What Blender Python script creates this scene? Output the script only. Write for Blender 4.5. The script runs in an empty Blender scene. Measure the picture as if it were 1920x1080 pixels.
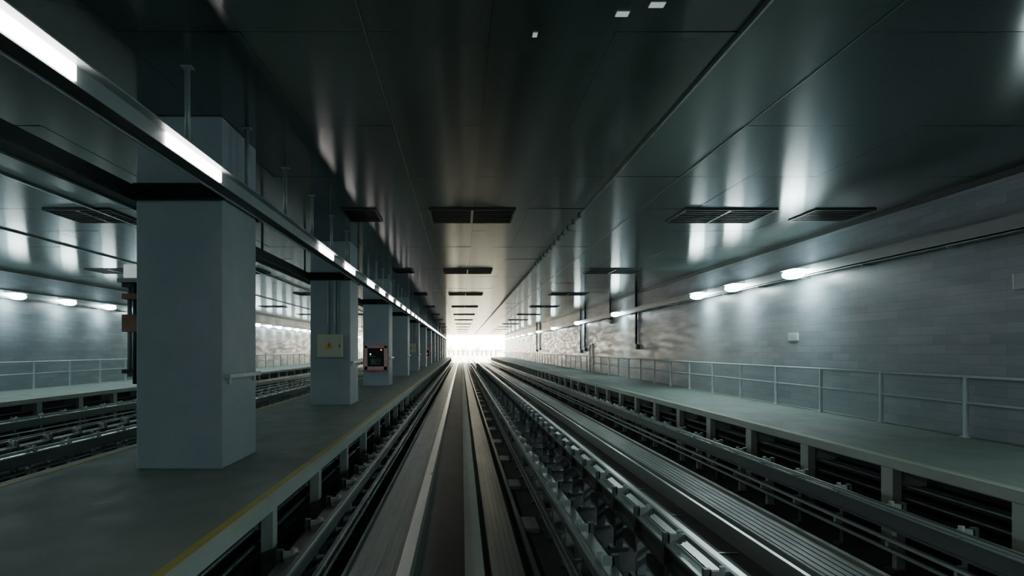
import bpy, bmesh, math, random
from mathutils import Vector
random.seed(4)
ZO = 3.1          # camera height above track bed
Y0, Y1 = -14.0, 160.0
S = bpy.context.scene
COL = S.collection

# ---------------------------------------------------------------- materials
def new_mat(name):
    m = bpy.data.materials.new(name); m.use_nodes = True
    nt = m.node_tree; b = nt.nodes['Principled BSDF']
    return m, nt, b
def ramp(nt, src, stops):
    r = nt.nodes.new('ShaderNodeValToRGB')
    e = r.color_ramp.elements
    e[0].position, e[0].color = stops[0][0], (*stops[0][1], 1)
    e[1].position, e[1].color = stops[-1][0], (*stops[-1][1], 1)
    for p, c in stops[1:-1]:
        n = e.new(p); n.color = (*c, 1)
    nt.links.new(src, r.inputs[0]); return r.outputs[0]
def noise(nt, scale, vec_scale=(1,1,1), detail=5, rough=.6):
    tc = nt.nodes.new('ShaderNodeTexCoord'); mp = nt.nodes.new('ShaderNodeMapping')
    mp.inputs['Scale'].default_value = vec_scale
    n = nt.nodes.new('ShaderNodeTexNoise'); n.inputs['Scale'].default_value = scale
    n.inputs['Detail'].default_value = detail; n.inputs['Roughness'].default_value = rough
    nt.links.new(tc.outputs['Object'], mp.inputs[0]); nt.links.new(mp.outputs[0], n.inputs[0])
    return n.outputs[0]
def bump(nt, b, src, strength, dist=.02):
    bp = nt.nodes.new('ShaderNodeBump'); bp.inputs['Strength'].default_value = strength
    bp.inputs['Distance'].default_value = dist
    nt.links.new(src, bp.inputs['Height']); nt.links.new(bp.outputs[0], b.inputs['Normal'])
def noisy(name, c0, c1, scale=2, vs=(1,1,1), rough=.6, metal=0, bmp=.15, r2=None, spec=.5, aniso=0, ior=1.5):
    m, nt, b = new_mat(name)
    n = noise(nt, scale, vs)
    nt.links.new(ramp(nt, n, [(.3, c0), (.7, c1)]), b.inputs['Base Color'])
    b.inputs['Metallic'].default_value = metal
    b.inputs['Specular IOR Level'].default_value = spec
    b.inputs['IOR'].default_value = ior
    if aniso:
        b.inputs['Anisotropic'].default_value = aniso
        cx = nt.nodes.new('ShaderNodeCombineXYZ'); cx.inputs[1].default_value = 1
        nt.links.new(cx.outputs[0], b.inputs['Tangent'])
    if r2 is None: b.inputs['Roughness'].default_value = rough
    else:
        n2 = noise(nt, scale*1.7, vs)
        mr = nt.nodes.new('ShaderNodeMapRange')
        mr.inputs[1].default_value=.3; mr.inputs[2].default_value=.7
        mr.inputs[3].default_value = rough; mr.inputs[4].default_value = r2
        nt.links.new(n2, mr.inputs[0]); nt.links.new(mr.outputs[0], b.inputs['Roughness'])
    if bmp: bump(nt, b, noise(nt, scale*8, vs), bmp, .01)
    return m
def emis(name, col, s):
    m, nt, b = new_mat(name)
    b.inputs['Base Color'].default_value = (.9,.9,.9,1)
    b.inputs['Emission Color'].default_value = (*col, 1)
    b.inputs['Emission Strength'].default_value = s
    return m

def wall_mat():
    m, nt, b = new_mat('painted_block_wall')
    tc = nt.nodes.new('ShaderNodeTexCoord'); sp = nt.nodes.new('ShaderNodeSeparateXYZ')
    cb = nt.nodes.new('ShaderNodeCombineXYZ')
    nt.links.new(tc.outputs['Object'], sp.inputs[0])
    nt.links.new(sp.outputs[1], cb.inputs[0]); nt.links.new(sp.outputs[2], cb.inputs[1])
    br = nt.nodes.new('ShaderNodeTexBrick')
    br.inputs['Color1'].default_value = (.255,.32,.355,1)
    br.inputs['Color2'].default_value = (.335,.40,.44,1)
    br.inputs['Mortar'].default_value = (.235,.29,.32,1)
    br.inputs['Scale'].default_value = 1; br.inputs['Brick Width'].default_value = .8
    br.inputs['Row Height'].default_value = .2; br.inputs['Mortar Size'].default_value = .007
    br.inputs['Bias'].default_value = .1
    nt.links.new(cb.outputs[0], br.inputs[0])
    n = noise(nt, .6, (1,.25,2.5), 6, .65)
    mx = nt.nodes.new('ShaderNodeMix'); mx.data_type='RGBA'; mx.blend_type='MULTIPLY'
    mx.inputs[0].default_value = 1
    nt.links.new(br.outputs[0], mx.inputs[6])
    nt.links.new(ramp(nt, n, [(.25,(.68,.68,.68)),(.5,(.95,.95,.95)),(.75,(1.12,1.12,1.12))]), mx.inputs[7])
    nt.links.new(mx.outputs[2], b.inputs['Base Color'])
    n2 = noise(nt, 1.2, (1,.4,3), 4)
    mr = nt.nodes.new('ShaderNodeMapRange'); mr.inputs[1].default_value=.35; mr.inputs[2].default_value=.65
    mr.inputs[3].default_value=.28; mr.inputs[4].default_value=.5
    nt.links.new(n2, mr.inputs[0]); nt.links.new(mr.outputs[0], b.inputs['Roughness'])
    bump(nt, b, br.outputs[1], -.25, .006)
    return m
WALL = wall_mat()
COLM = noisy('painted_column', (.32,.39,.425), (.39,.46,.495), 1.2, rough=.55, bmp=.2)
CEIL = noisy('ceiling_metal_panel', (.055,.10,.088), (.065,.112,.10), .3, (1,.3,1), rough=.165, metal=.2, bmp=0, aniso=.7, ior=1.75)
CEILV = noisy('ceiling_void', (.03,.045,.04), (.035,.05,.045), 1, bmp=0, rough=.8)
SEAM = noisy('aluminium_trim', (.30,.36,.34), (.42,.49,.47), 3, rough=.3, metal=.9, bmp=0)
DARK = noisy('dark_painted_steel', (.025,.036,.034), (.045,.060,.057), 3, rough=.45, bmp=.1)
TRAY = noisy('galvanised_tray', (.32,.38,.38), (.41,.47,.47), 3, (1,.2,1), rough=.4, metal=.2, bmp=.05)
TRAYW = noisy('tray_lip_white', (.50,.57,.58), (.60,.67,.68), 3, rough=.4, bmp=0)
PLAT = noisy('walkway_concrete', (.175,.235,.20), (.24,.31,.27), 1.3, (1,.5,1), rough=.5, r2=.7, bmp=.3)
FASC = noisy('fascia_concrete', (.42,.50,.44), (.54,.62,.55), 2, (1,.3,1), rough=.6, bmp=.2)
YEL = noisy('yellow_edge_paint', (.40,.37,.06), (.50,.47,.10), 4, (1,.4,1), rough=.55, bmp=.2)
YELP = noisy('worn_edge_paint', (.32,.39,.24), (.42,.49,.31), 4, (1,.4,1), rough=.55, bmp=.2)
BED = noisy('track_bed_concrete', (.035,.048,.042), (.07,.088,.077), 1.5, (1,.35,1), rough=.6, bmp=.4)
RUN = noisy('running_strip_concrete', (.22,.28,.245), (.33,.395,.35), 2.5, (1,.15,1), rough=.35, r2=.5, bmp=.2)
STEEL = noisy('worn_rail_steel', (.62,.70,.66), (.77,.84,.80), 4, (1,.08,1), rough=.27, r2=.36, metal=.9, bmp=0)
RAILD = noisy('guide_rail_steel', (.10,.135,.125), (.17,.21,.20), 3, (1,.1,1), rough=.36, metal=.5, bmp=.05)
INS = noisy('insulator_grey', (.28,.33,.32), (.42,.47,.46), 5, rough=.4, bmp=0)
HRAIL = noisy('handrail_paint', (.56,.65,.67), (.66,.75,.77), 3, rough=.35, bmp=0)
BEIGE = noisy('cabinet_beige', (.58,.62,.46), (.64,.68,.52), 3, rough=.45, bmp=0)
REDP = noisy('red_frame_paint', (.60,.16,.14), (.66,.24,.2), 3, rough=.4, bmp=0)
PINK = noisy('hose_cabinet_pink', (.80,.42,.40), (.85,.50,.48), 3, rough=.4, bmp=0)
GLASSD = noisy('dark_glass', (.015,.02,.022), (.03,.035,.035), 3, rough=.1, bmp=0)
RUST = noisy('rust_red_pipe', (.34,.14,.10), (.46,.26,.2), 6, rough=.5, bmp=.2)
WHITE = noisy('white_plate', (.75,.78,.8), (.85,.87,.88), 3, rough=.4, bmp=0)
SIGNY = noisy('sign_yellow', (.8,.5,.02), (.85,.56,.04), 3, rough=.4, bmp=0)
BLACK = noisy('black_paint', (.01,.01,.01), (.02,.02,.02), 3, rough=.4, bmp=0)
OUTG = noisy('outdoor_concrete', (.55,.52,.45), (.7,.66,.58), .3, rough=.8, bmp=.1)
LAMP = emis('lamp_diffuser', (.82,1,1), 66)
LAMPF = emis('lamp_diffuser_dim', (.82,1,1), 42)  # weaker copy for the left lamps, so the left wall stays dimmer
TUBE = emis('fluorescent_tube', (1,.91,.88), 18)
LED = emis('status_led_green', (.1,1,.5), 4)
LEDR = emis('status_led_red', (1,.15,.1), 3)
PLATE = emis('lamp_and_reflection_glow', (.85,1,.95), .4)  # faint glow of the column lamp and of the stand-in reflection plates

# ---------------------------------------------------------------- mesh builder
class MB:
    def __init__(s): s.v=[]; s.f=[]; s.mi=[]; s.mats=[]; s.sm=[]
    def m(s, mat):
        if mat not in s.mats: s.mats.append(mat)
        return s.mats.index(mat)
    def box(s,x0,x1,y0,y1,z0,z1,mat,tilt=0,tilt2=0):
        if x0>x1: x0,x1=x1,x0
        b=len(s.v)
        for (x,y,z) in [(x0,y0,z0),(x1,y0,z0),(x1,y1,z0),(x0,y1,z0),(x0,y0,z1),(x1,y0,z1),(x1,y1,z1),(x0,y1,z1)]:
            s.v.append((x,y,z+ZO+(tilt if x==x1 else 0)+(tilt2 if y==y1 else 0)))
        for q in [(0,3,2,1),(4,5,6,7),(0,1,5,4),(1,2,6,5),(2,3,7,6),(3,0,4,7)]:
            s.f.append(tuple(b+i for i in q)); s.mi.append(s.m(mat)); s.sm.append(False)
    def cyl(s,p0,p1,r,mat,n=10):
        p0=Vector(p0)+Vector((0,0,ZO)); p1=Vector(p1)+Vector((0,0,ZO)); d=(p1-p0).normalized()
        a=d.orthogonal().normalized(); c=d.cross(a); b=len(s.v)
        for p in (p0,p1):
            for i in range(n):
                t=2*math.pi*i/n; s.v.append(tuple(p+a*math.cos(t)*r+c*math.sin(t)*r))
        for i in range(n):
            j=(i+1)%n; s.f.append((b+i,b+j,b+n+j,b+n+i)); s.mi.append(s.m(mat)); s.sm.append(True)
        s.f.append(tuple(b+i for i in reversed(range(n)))); s.mi.append(s.m(mat)); s.sm.append(False)
        s.f.append(tuple(b+n+i for i in range(n))); s.mi.append(s.m(mat)); s.sm.append(False)
    def ell(s,c,r,mat,nu=16,nv=8,p=1.0,half=False):
        b=len(s.v); cx,cy,cz=c
        def sg(t,e): return math.copysign(abs(t)**e,t)
        for j in range(nv+1):
            ph=-math.pi/2+math.pi*j/nv
            for i in range(nu):
                t=2*math.pi*i/nu
                s.v.append((cx+r[0]*sg(math.cos(ph),p)*sg(math.cos(t),p),cy+r[1]*sg(math.cos(ph),p)*sg(math.sin(t),p),cz+ZO+r[2]*math.sin(ph)))
        for j in range(nv):
            for i in range(nu):
                k=(i+1)%nu
                s.f.append((b+j*nu+i,b+j*nu+k,b+(j+1)*nu+k,b+(j+1)*nu+i)); s.mi.append(s.m(mat)); s.sm.append(True)
    def build(s,name,parent=None,bevel=0):
        me=bpy.data.meshes.new(name); me.from_pydata(s.v,[],s.f)
        for mt in s.mats: me.materials.append(mt)
        for p,i,q in zip(me.polygons,s.mi,s.sm): p.material_index=i; p.use_smooth=q
        me.update(); o=bpy.data.objects.new(name,me); COL.objects.link(o)
        if parent: o.parent=parent
        if bevel:
            md=o.modifiers.new('bevel','BEVEL'); md.width=bevel; md.segments=2; md.limit_method='ANGLE'
        return o
def empty(name):
    o=bpy.data.objects.new(name,None); COL.objects.link(o); return o

MIR=-4.0
def mx(x,side): return x if side>0 else 2*MIR-x
XWR, XWL, ZC = 10.07, -18.6, 3.3
XB=-3.1

# ---------------------------------------------------------------- shell
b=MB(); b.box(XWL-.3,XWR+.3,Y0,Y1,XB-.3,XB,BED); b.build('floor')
b=MB(); b.box(XWR,XWR+.3,Y0,Y1,XB,ZC+.3,WALL); b.build('wall_right')
b=MB(); b.box(XWL-.3,XWL,Y0,Y1,XB,ZC+.3,WALL); b.build('wall_left')
b=MB(); b.box(XWL-.3,XWR+.3,Y0-.3,Y0,XB,ZC+.3,WALL); b.build('wall_back')

ceil=empty('ceiling')
b=MB(); b.box(XWL,XWR,Y0,Y1,ZC+.06,ZC+.3,CEILV); b.build('ceiling_slab',ceil)
b=MB()
xs=[-1.0+1.3*k for k in range(-14,9)]; xs=[x for x in xs if XWL<x<XWR]; xs=[XWL]+xs+[XWR]
L=3.03; y=Y0
while y<Y1-.5:
    ye=min(y+L,Y1)
    for a,c in zip(xs[:-1],xs[1:]):
        b.box(a+.0015,c-.0015,y+.001,ye-.001,ZC,ZC+.03,CEIL,random.uniform(-.004,.004),random.uniform(-.003,.003))
    y+=L
b.build('ceiling_panels',ceil)
b=MB()
for x,w,d in [(2.9,.014,.05),(-1.0,.004,.008),(4.2,.005,.01),(-8.6,.03,.04),(-12.5,.02,.04)]:
    b.box(x-w,x+w,Y0,Y1,ZC-d,ZC+.01,SEAM)
y=17
while y<Y1:
    b.box(2.86,2.94,y,y+.05,ZC-.06,ZC,DARK); y+=.9
b.build('ceiling_trim_strips',ceil)

# vents
def vent(x0,x1,y0,y1,div):
    b=MB(); z0=ZC-.04; t=.04
    b.box(x0,x1,y0,y1,ZC-.02,ZC+.005,BLACK)
    for q in [(x0-t,x1+t,y0-t,y0),(x0-t,x1+t,y1,y1+t),(x0-t,x0,y0,y1),(x1,x1+t,y0,y1)]:
        b.box(*q,z0,ZC+.005,DARK)
    for k in range(1,div):
        xm=x0+(x1-x0)*k/div; b.box(xm-.03,xm+.03,y0,y1,z0,ZC,RAILD)
    n=7
    for k in range(1,n):
        ym=y0+(y1-y0)*k/n; b.box(x0,x1,ym-.01,ym+.01,z0,ZC-.02,BLACK)
    b.build('ceiling_vent')
for k in range(11):
    y=16.3+12.1*k
    vent(-.72,1.24,y,y+1.6,2); vent(-2.8,-2.05,y,y+1.4,1); vent(5.3,7.4,y,y+1.6,2)
    if k==0: vent(8.35,9.7,y,y+1.3,1)
    vent(-9.8,-8.3,y,y+1.6,2); vent(-15.4,-13.6,y,y+1.6,2)

# small glowing plates, made up to stand in for windshield reflections
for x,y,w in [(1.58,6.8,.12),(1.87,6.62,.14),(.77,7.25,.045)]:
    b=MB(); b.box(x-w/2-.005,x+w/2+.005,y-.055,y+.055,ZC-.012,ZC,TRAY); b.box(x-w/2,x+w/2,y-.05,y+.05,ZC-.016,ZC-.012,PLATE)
    b.build('ceiling_reflection_plate')

# ---------------------------------------------------------------- walkways
def walkway(name,x0,x1,edges,zt=-1.7,paint=YEL,pw=.2):
    root=empty(name)
    b=MB(); b.box(x0,x1,Y0,Y1,zt-.16,zt,PLAT)
    for e in edges:
        xe=x1 if e>0 else x0
        b.box(xe-e*.15,xe-e*.05,Y0,Y1,zt-.01,zt+.004,paint)
        b.box(xe-e*.05,xe+e*.03,Y0,Y1,zt-.14,zt+.006,FASC)
    b.build('deck',root)
    b=MB()
    for e in edges:
        xe=(x1 if e>0 else x0)-e*.12
        y=Y0+.4+((8.2-Y0-.4)%2.65)
        while y<Y1:
            b.box(xe-.07,xe+.07,y,y+pw,XB,zt-.12,FASC)
            b.box(xe-e*.5,xe-.07*e,y+.05,y+.15,zt-.45,zt-.12,FASC)
            y+=2.65
        xi=xe-e*1.1
        b.box(xi-.08,xi+.08,Y0,Y1,XB,zt-.12,DARK)
    b.build('supports',root)
    b=MB()
    for e in edges:
        xe=(x1 if e>0 else x0)-e*.3
        for z in (-2.15,-2.35,-2.6): b.cyl((xe,Y0,z),(xe,Y1,z),.035,RAILD,6)
    b.build('cable_runs',root)
    return root
walkway('center_walkway',-5.82,-2.18,[1,-1])
walkway('side_walkway',6.7,XWR,[-1],paint=YELP,pw=.3)
walkway('side_walkway',XWL,-14.7,[1],paint=YELP,pw=.3)

# handrails
def handrail(x):
    b=MB()
    for z,r in ((-.53,.028),(-1.03,.022)): b.cyl((x,Y0,z),(x,Y1,z),r,HRAIL,8)
    y=13.4-2.7*10
    while y<Y1:
        if y>Y0:
            b.box(x-.035,x+.035,y-.035,y+.035,-1.69,-.53,HRAIL); b.box(x-.08,x+.08,y-.08,y+.08,-1.7,-1.68,HRAIL)
        y+=2.7
    b.build('handrail')
handrail(9.75); handrail(XWL+.35)

# ---------------------------------------------------------------- track
def track(side):
    r=empty('guideway_track'); zr=-2.9
    b=MB()
    def B(x0,x1,z0,z1,m): b.box(mx(x0,side),mx(x1,side),Y0,Y1,z0,z1,m)
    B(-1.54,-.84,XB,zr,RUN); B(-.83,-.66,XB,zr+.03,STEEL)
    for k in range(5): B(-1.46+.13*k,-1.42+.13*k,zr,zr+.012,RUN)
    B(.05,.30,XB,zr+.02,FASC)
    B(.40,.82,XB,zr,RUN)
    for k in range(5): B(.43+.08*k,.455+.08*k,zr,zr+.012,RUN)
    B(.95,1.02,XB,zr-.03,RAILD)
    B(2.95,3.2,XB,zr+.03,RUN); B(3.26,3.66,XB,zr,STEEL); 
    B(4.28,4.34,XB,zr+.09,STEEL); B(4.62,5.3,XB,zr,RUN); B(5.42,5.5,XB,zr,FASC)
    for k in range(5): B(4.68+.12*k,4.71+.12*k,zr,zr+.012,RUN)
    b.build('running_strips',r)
    b=MB(); y=Y0+.5
    while y<90:
        b.box(mx(1.06,side),mx(1.32,side),y,y+.8,XB,-3.02,RUN); y+=3.6
    y=Y0+.5
    while y<90:
        b.box(mx(3.75,side),mx(4.2,side),y,y+.05,XB,-3.085,RAILD); y+=2.4
    b.build('bed_blocks',r)
    return r
track(1); track(-1)

def guide(x,e,side,power):
    root=empty('guide_rail')
    b=MB()
    def X(v): return mx(v,side)
    b.box(X(x-.012),X(x+.012),Y0,Y1,-2.52,-2.30,RAILD)
    b.box(X(x-.07),X(x+.07),Y0,Y1,-2.30,-2.275,STEEL if power!=2 else RAILD)
    b.box(X(x-.07),X(x+.07),Y0,Y1,-2.545,-2.52,RAILD)
    if power:
        for z in (-2.22,-2.66,-2.8):
            b.box(X(x+e*.16),X(x+e*.2),Y0,Y1,z,z+.06,RAILD); b.box(X(x+e*.2),X(x+e*.215),Y0,Y1,z+.015,z+.045,STEEL)
    b.build('rails',root)
    b=MB(); y=Y0+.3+(x*1.7)%1
    while y<110:
        b.box(X(x-.06),X(x+.06),y,y+.1,XB,-2.54,INS if int(y)%2 else RAILD)
        b.box(X(x-.14),X(x+.14),y-.05,y+.15,XB,-3.06,RAILD)
        if power:
            b.box(X(x-e*.04),X(x+e*.17),y+.02,y+.08,-2.25,-2.16,INS)
            b.box(X(x),X(x+e*.17),y+.02,y+.08,-2.78,-2.6,INS)
            b.box(X(x-e*.09),X(x-e*.02),y+.02,y+.09,-2.5,-2.14,RAILD)
            b.cyl((X(x+e*.1),y+.05,-2.12),(X(x+e*.1),y+.05,-2.27),.035,INS,8)
        y+=1.35
    b.build('brackets',root)
for sd in (1,-1):
    guide(-1.88,1,sd,2); guide(1.55,-1,sd,1); guide(2.45,1,sd,1); guide(6.1,-1,sd,1)

# ---------------------------------------------------------------- columns
cols=[9.8+11.3*k for k in range(-2,14)]
for ci,y in enumerate(cols):
    root=empty('concrete_column')
    b=MB(); b.box(-4.6,-3.38,y,y+1.62,-1.7,ZC,COLM); b.build('shaft',root,.025)
    b=MB()
    b.box(-4.62,-3.33,y-.06,y,2.10,2.34,DARK)
    b.box(-4.62,-3.33,y+1.62,y+1.68,2.10,2.34,DARK)
    b.build('tray_bracket',root)
    b=MB(); b.box(-3.38,-3.30,y+.1,y+1.62,-.42,-.36,TRAYW)
    for yy in (y+.2,y+1.4): b.box(-3.38,-3.34,yy,yy+.06,-.5,-.42,TRAYW)
    b.build('rub_rail',root)
    if ci==3 or ci in (6,9):
        e=empty('electrical_cabinet'); b=MB()
        b.box(-4.34,-3.6,y-.24,y,-.24,.45,BEIGE); b.box(-4.31,-3.63,y-.255,y-.24,-.21,.42,BEIGE)
        b.box(-3.68,-3.65,y-.27,y-.255,.05,.15,BLACK)
        for px in (-4.05,-3.85): b.cyl((px,y-.04,.45),(px,y-.04,2.1),.035,TRAY,10)
        b.cyl((-3.75,y-.03,.45),(-3.75,y-.03,2.1),.02,TRAY,8)
        b.build('cabinet_body',e,.006)
        b=MB()
        cx,cz=-3.98,.12
        for dy in (0,.006):
            for (dx,dz) in ((-.12,-.1),(.12,-.1),(0,.12)): b.v.append((cx+dx,y-.257-dy,cz+dz+ZO))
        b.f+=[(3,4,5),(0,1,4,3),(1,2,5,4),(2,0,3,5)]; b.mi+=[b.m(SIGNY)]*4; b.sm+=[False]*4
        b.box(cx-.012,cx+.012,y-.266,y-.262,-.0+cz-.02,cz+.05,BLACK); b.box(cx-.012,cx+.012,y-.266,y-.262,cz-.07,cz-.045,BLACK)
        b.build('warning_triangle',e)
    if ci==4 or ci==8:
        e=empty('fire_hose_cabinet'); b=MB()
        b.box(-4.5,-3.45,y-.2,y,-.95,.17,PINK)
        for q in [(-4.5,-3.45,.06,.17),(-4.5,-3.45,-.95,-.80),(-4.5,-4.36,-.95,.17),(-3.59,-3.45,-.95,.17)]:
            b.box(q[0],q[1],y-.24,y-.2,q[2],q[3],PINK)
        b.box(-4.36,-3.59,y-.215,y-.2,-.80,.06,GLASSD)
        b.box(-4.2,-3.75,y-.225,y-.215,-.7,-.45,RAILD); b.box(-4.3,-4.0,y-.225,y-.215,-.35,-.3,RAILD)
        b.cyl((-3.85,y-.23,-.55),(-3.85,y-.215,-.55),.14,DARK,20)
        b.box(-4.5,-3.45,y-.22,y-.2,-1.02,-.95,REDP)
        b.build('cabinet_body',e)
        b=MB(); b.box(-4.25,-4.19,y-.235,y-.215,-.25,-.2,LED); b.box(-3.75,-3.69,y-.235,y-.215,-.05,0,LEDR); b.build('status_leds',e)
    if ci==2:
        e=empty('emergency_lamp_post'); b=MB()
        b.cyl((-4.70,y+.25,-.5),(-4.70,y+.25,1.0),.06,DARK,12)
        b.cyl((-4.83,y+.3,-.4),(-4.83,y+.3,.95),.035,TRAY,10)
        for z in (-.35,.4,.9): b.box(-4.9,-4.6,y+.2,y+.35,z,z+.06,DARK)
        b.box(-4.86,-4.6,y+.12,y+.4,.25,.5,RUST)
        b.box(-4.86,-4.6,y+.12,y+.4,.72,.8,RUST)
        b.box(-4.92,-4.6,y+.1,y+.42,.96,1.02,TRAY); b.cyl((-4.78,y+.26,1.02),(-4.78,y+.26,1.22),.11,PLATE,14)
        b.build('post_body',e)

# ---------------------------------------------------------------- luminaire tray right of columns
root=empty('lighting_tray')
b=MB(); XR=-3.1
b.box(-3.3,XR-.012,Y0,Y1,2.15,2.27,DARK)
b.box(XR-.012,XR,Y0,Y1,2.13,2.285,TRAY)
b.box(-3.325,-3.3,Y0,Y1,2.12,2.2,TRAYW)
b.box(-3.3,XR+.10,Y0,Y1,2.285,2.30,TRAY)  # top flange widened to shield the ceiling from the tubes
b.build('channel',root)
b=MB(); y=8.1
while y<90:
    b.cyl((-3.2,y,2.3),(-3.2,y,ZC),.035,TRAY,8); b.box(-3.26,-3.14,y-.06,y+.06,ZC-.02,ZC,TRAY); y+=2.25
b.build('hangers',root)
b=MB(); st=[]
for k in range(-2,2):
    st+= [3.9+11.2*k,7.26+11.2*k]
y=22.9
while y<Y1-3: st.append(y); y+=3.4
for y in st: b.box(XR,XR+.02,y,y+1.65,2.145,2.275,TUBE)
b.build('fluorescent_lamps',root)

b=MB(); b.box(-4.86,-4.62,Y0,Y1,2.1,2.32,DARK)
b.box(-4.88,-4.86,Y0,Y1,2.08,2.34,RAILD)
y=16.5
while y<90: b.cyl((-4.74,y,2.3),(-4.74,y,ZC-.01),.03,DARK,8); y+=4.5
b.build('cable_duct')

# ---------------------------------------------------------------- wall trays and lamps
def wtray(x,s):
    b=MB(); b.box(x,x-s*.28,Y0,Y1,2.1,2.13,TRAY); b.box(x-s*.26,x-s*.28,Y0,Y1,2.08,2.38,TRAY)
    for z in (2.17,2.24): b.cyl((x-s*.12,Y0,z),(x-s*.12,Y1,z),.035,DARK,6)
    y=Y0+1
    while y<Y1: b.box(x,x-s*.25,y,y+.05,2.05,2.1,TRAY); y+=3
    b.build('wall_cable_tray')
wtray(XWR,1); wtray(XWL,-1)
def lamp(x,y,s,m=LAMP):
    root=empty('bulkhead_lamp')
    b=MB(); b.box(x-s*.285,x-s*.5,y-.04,y+.04,2.29,2.33,TRAY)
    b.box(x-s*.3,x-s*.74,y-.42,y+.42,2.27,2.29,TRAY); b.build('housing',root,.01)
    b=MB(); b.ell((x-s*.54,y,2.16),(.23,.46,.14),m,16,8,.8); b.build('diffuser',root)
RL=[-11,-6,-1,5.2,19.9,24.3,28.0,42.9,57,72,86,97,108,118,128,138,148]  # first few lamps are out of view, added as fill light
for y in RL: lamp(XWR,y,1)
y=28.2-3.7*11  # row starts unseen behind the camera, added there as fill
while y<Y1: lamp(XWL,y,-1,LAMPF); y+=3.7 if y<86 else 9

root=empty('wall_floodlight'); b=MB()
b.box(9.55,10.07,11.5,11.56,1.62,1.66,TRAY); b.box(9.3,9.62,11.35,11.7,1.0,1.28,TRAY); b.box(9.55,9.6,11.5,11.56,1.28,1.64,TRAY); b.build('housing',root,.01)
b=MB(); b.box(9.33,9.59,11.335,11.35,1.03,1.25,LAMP); b.build('lens',root)

for y,zb in [(39.6,.3),(46.5,2.0),(56,.15),(58,.0),(88,0.2),(92,0)]:
    b=MB(); x=XWR-.08
    b.cyl((x,y,ZC),(x,y,zb),.07,DARK,10); b.cyl((x,y,zb),(x,y-.35,zb-.12),.07,DARK,10)
    b.box(XWR-.2,XWR,y-.5,y-.25,zb-.3,zb-.02,DARK)
    for z in (2.8,1.6):
        if z>zb: b.box(XWR-.17,XWR,y-.1,y+.1,z,z+.05,RAILD)
    b.build('wall_conduit')
b=MB(); b.box(XWR-.05,XWR,Y0,Y1,ZC-.12,ZC,DARK); b.build('trim_1')
b=MB(); b.box(XWL,XWL+.05,Y0,Y1,ZC-.12,ZC,DARK); b.build('trim_2')
b=MB(); b.box(XWR-.03,XWR,20.7,21.3,.27,.5,WHITE); b.box(XWR-.035,XWR-.03,20.75,21.25,.31,.46,TRAYW); b.build('wall_sign')
r=empty('door_1'); b=MB(); b.box(XWR-.04,XWR,53.05,54.1,-1.7,.35,DARK); b.build('leaf',r)
b=MB()
for q in [(52.95,53.05,-1.7,.45),(54.1,54.2,-1.7,.45),(52.95,54.2,.35,.45)]: b.box(XWR-.08,XWR,q[0],q[1],q[2],q[3],WHITE)
b.box(XWR-.09,XWR-.04,53.2,53.3,-.7,-.6,WHITE); b.build('frame',r)

# ---------------------------------------------------------------- outdoors
b=MB(); b.box(-300,300,Y1,900,XB-.5,XB-.02,OUTG); b.build('outdoor_ground')
b=MB()
for x in (-1.54,.1,3.0,4.6): b.box(x,x+.6,Y1,330,XB-.02,-2.9,OUTG)
b.build('outdoor_guideway')
b=MB()
for k in range(16):
    x=-60+8.5*k+random.uniform(-2,2); h=random.uniform(0,4)
    b.box(x,x+random.uniform(3,6),500,510,XB-.02,h-1,OUTG)
b.build('distant_buildings')
b=MB()
for k in range(14):
    x=-13+2.3*k; b.cyl((x,340,XB-.02),(x,340,-.3),.3,RAILD,6)
b.box(-14,20,339.9,340.1,-.95,-.6,RAILD)
b.build('outdoor_fence')

# ---------------------------------------------------------------- world / lights
w=bpy.data.worlds.new('World'); S.world=w; w.use_nodes=True
bg=w.node_tree.nodes['Background']; bg.inputs[0].default_value=(1,.93,.74,1); bg.inputs[1].default_value=22

cam=bpy.data.cameras.new('Camera'); co=bpy.data.objects.new('Camera',cam); COL.objects.link(co)
co.location=(0,0,ZO); co.rotation_euler=(math.radians(90),0,0)
cam.sensor_width=36; cam.lens=1300*36/1920; cam.shift_x=95/1920; cam.shift_y=115/1920
cam.clip_end=2000; S.camera=co
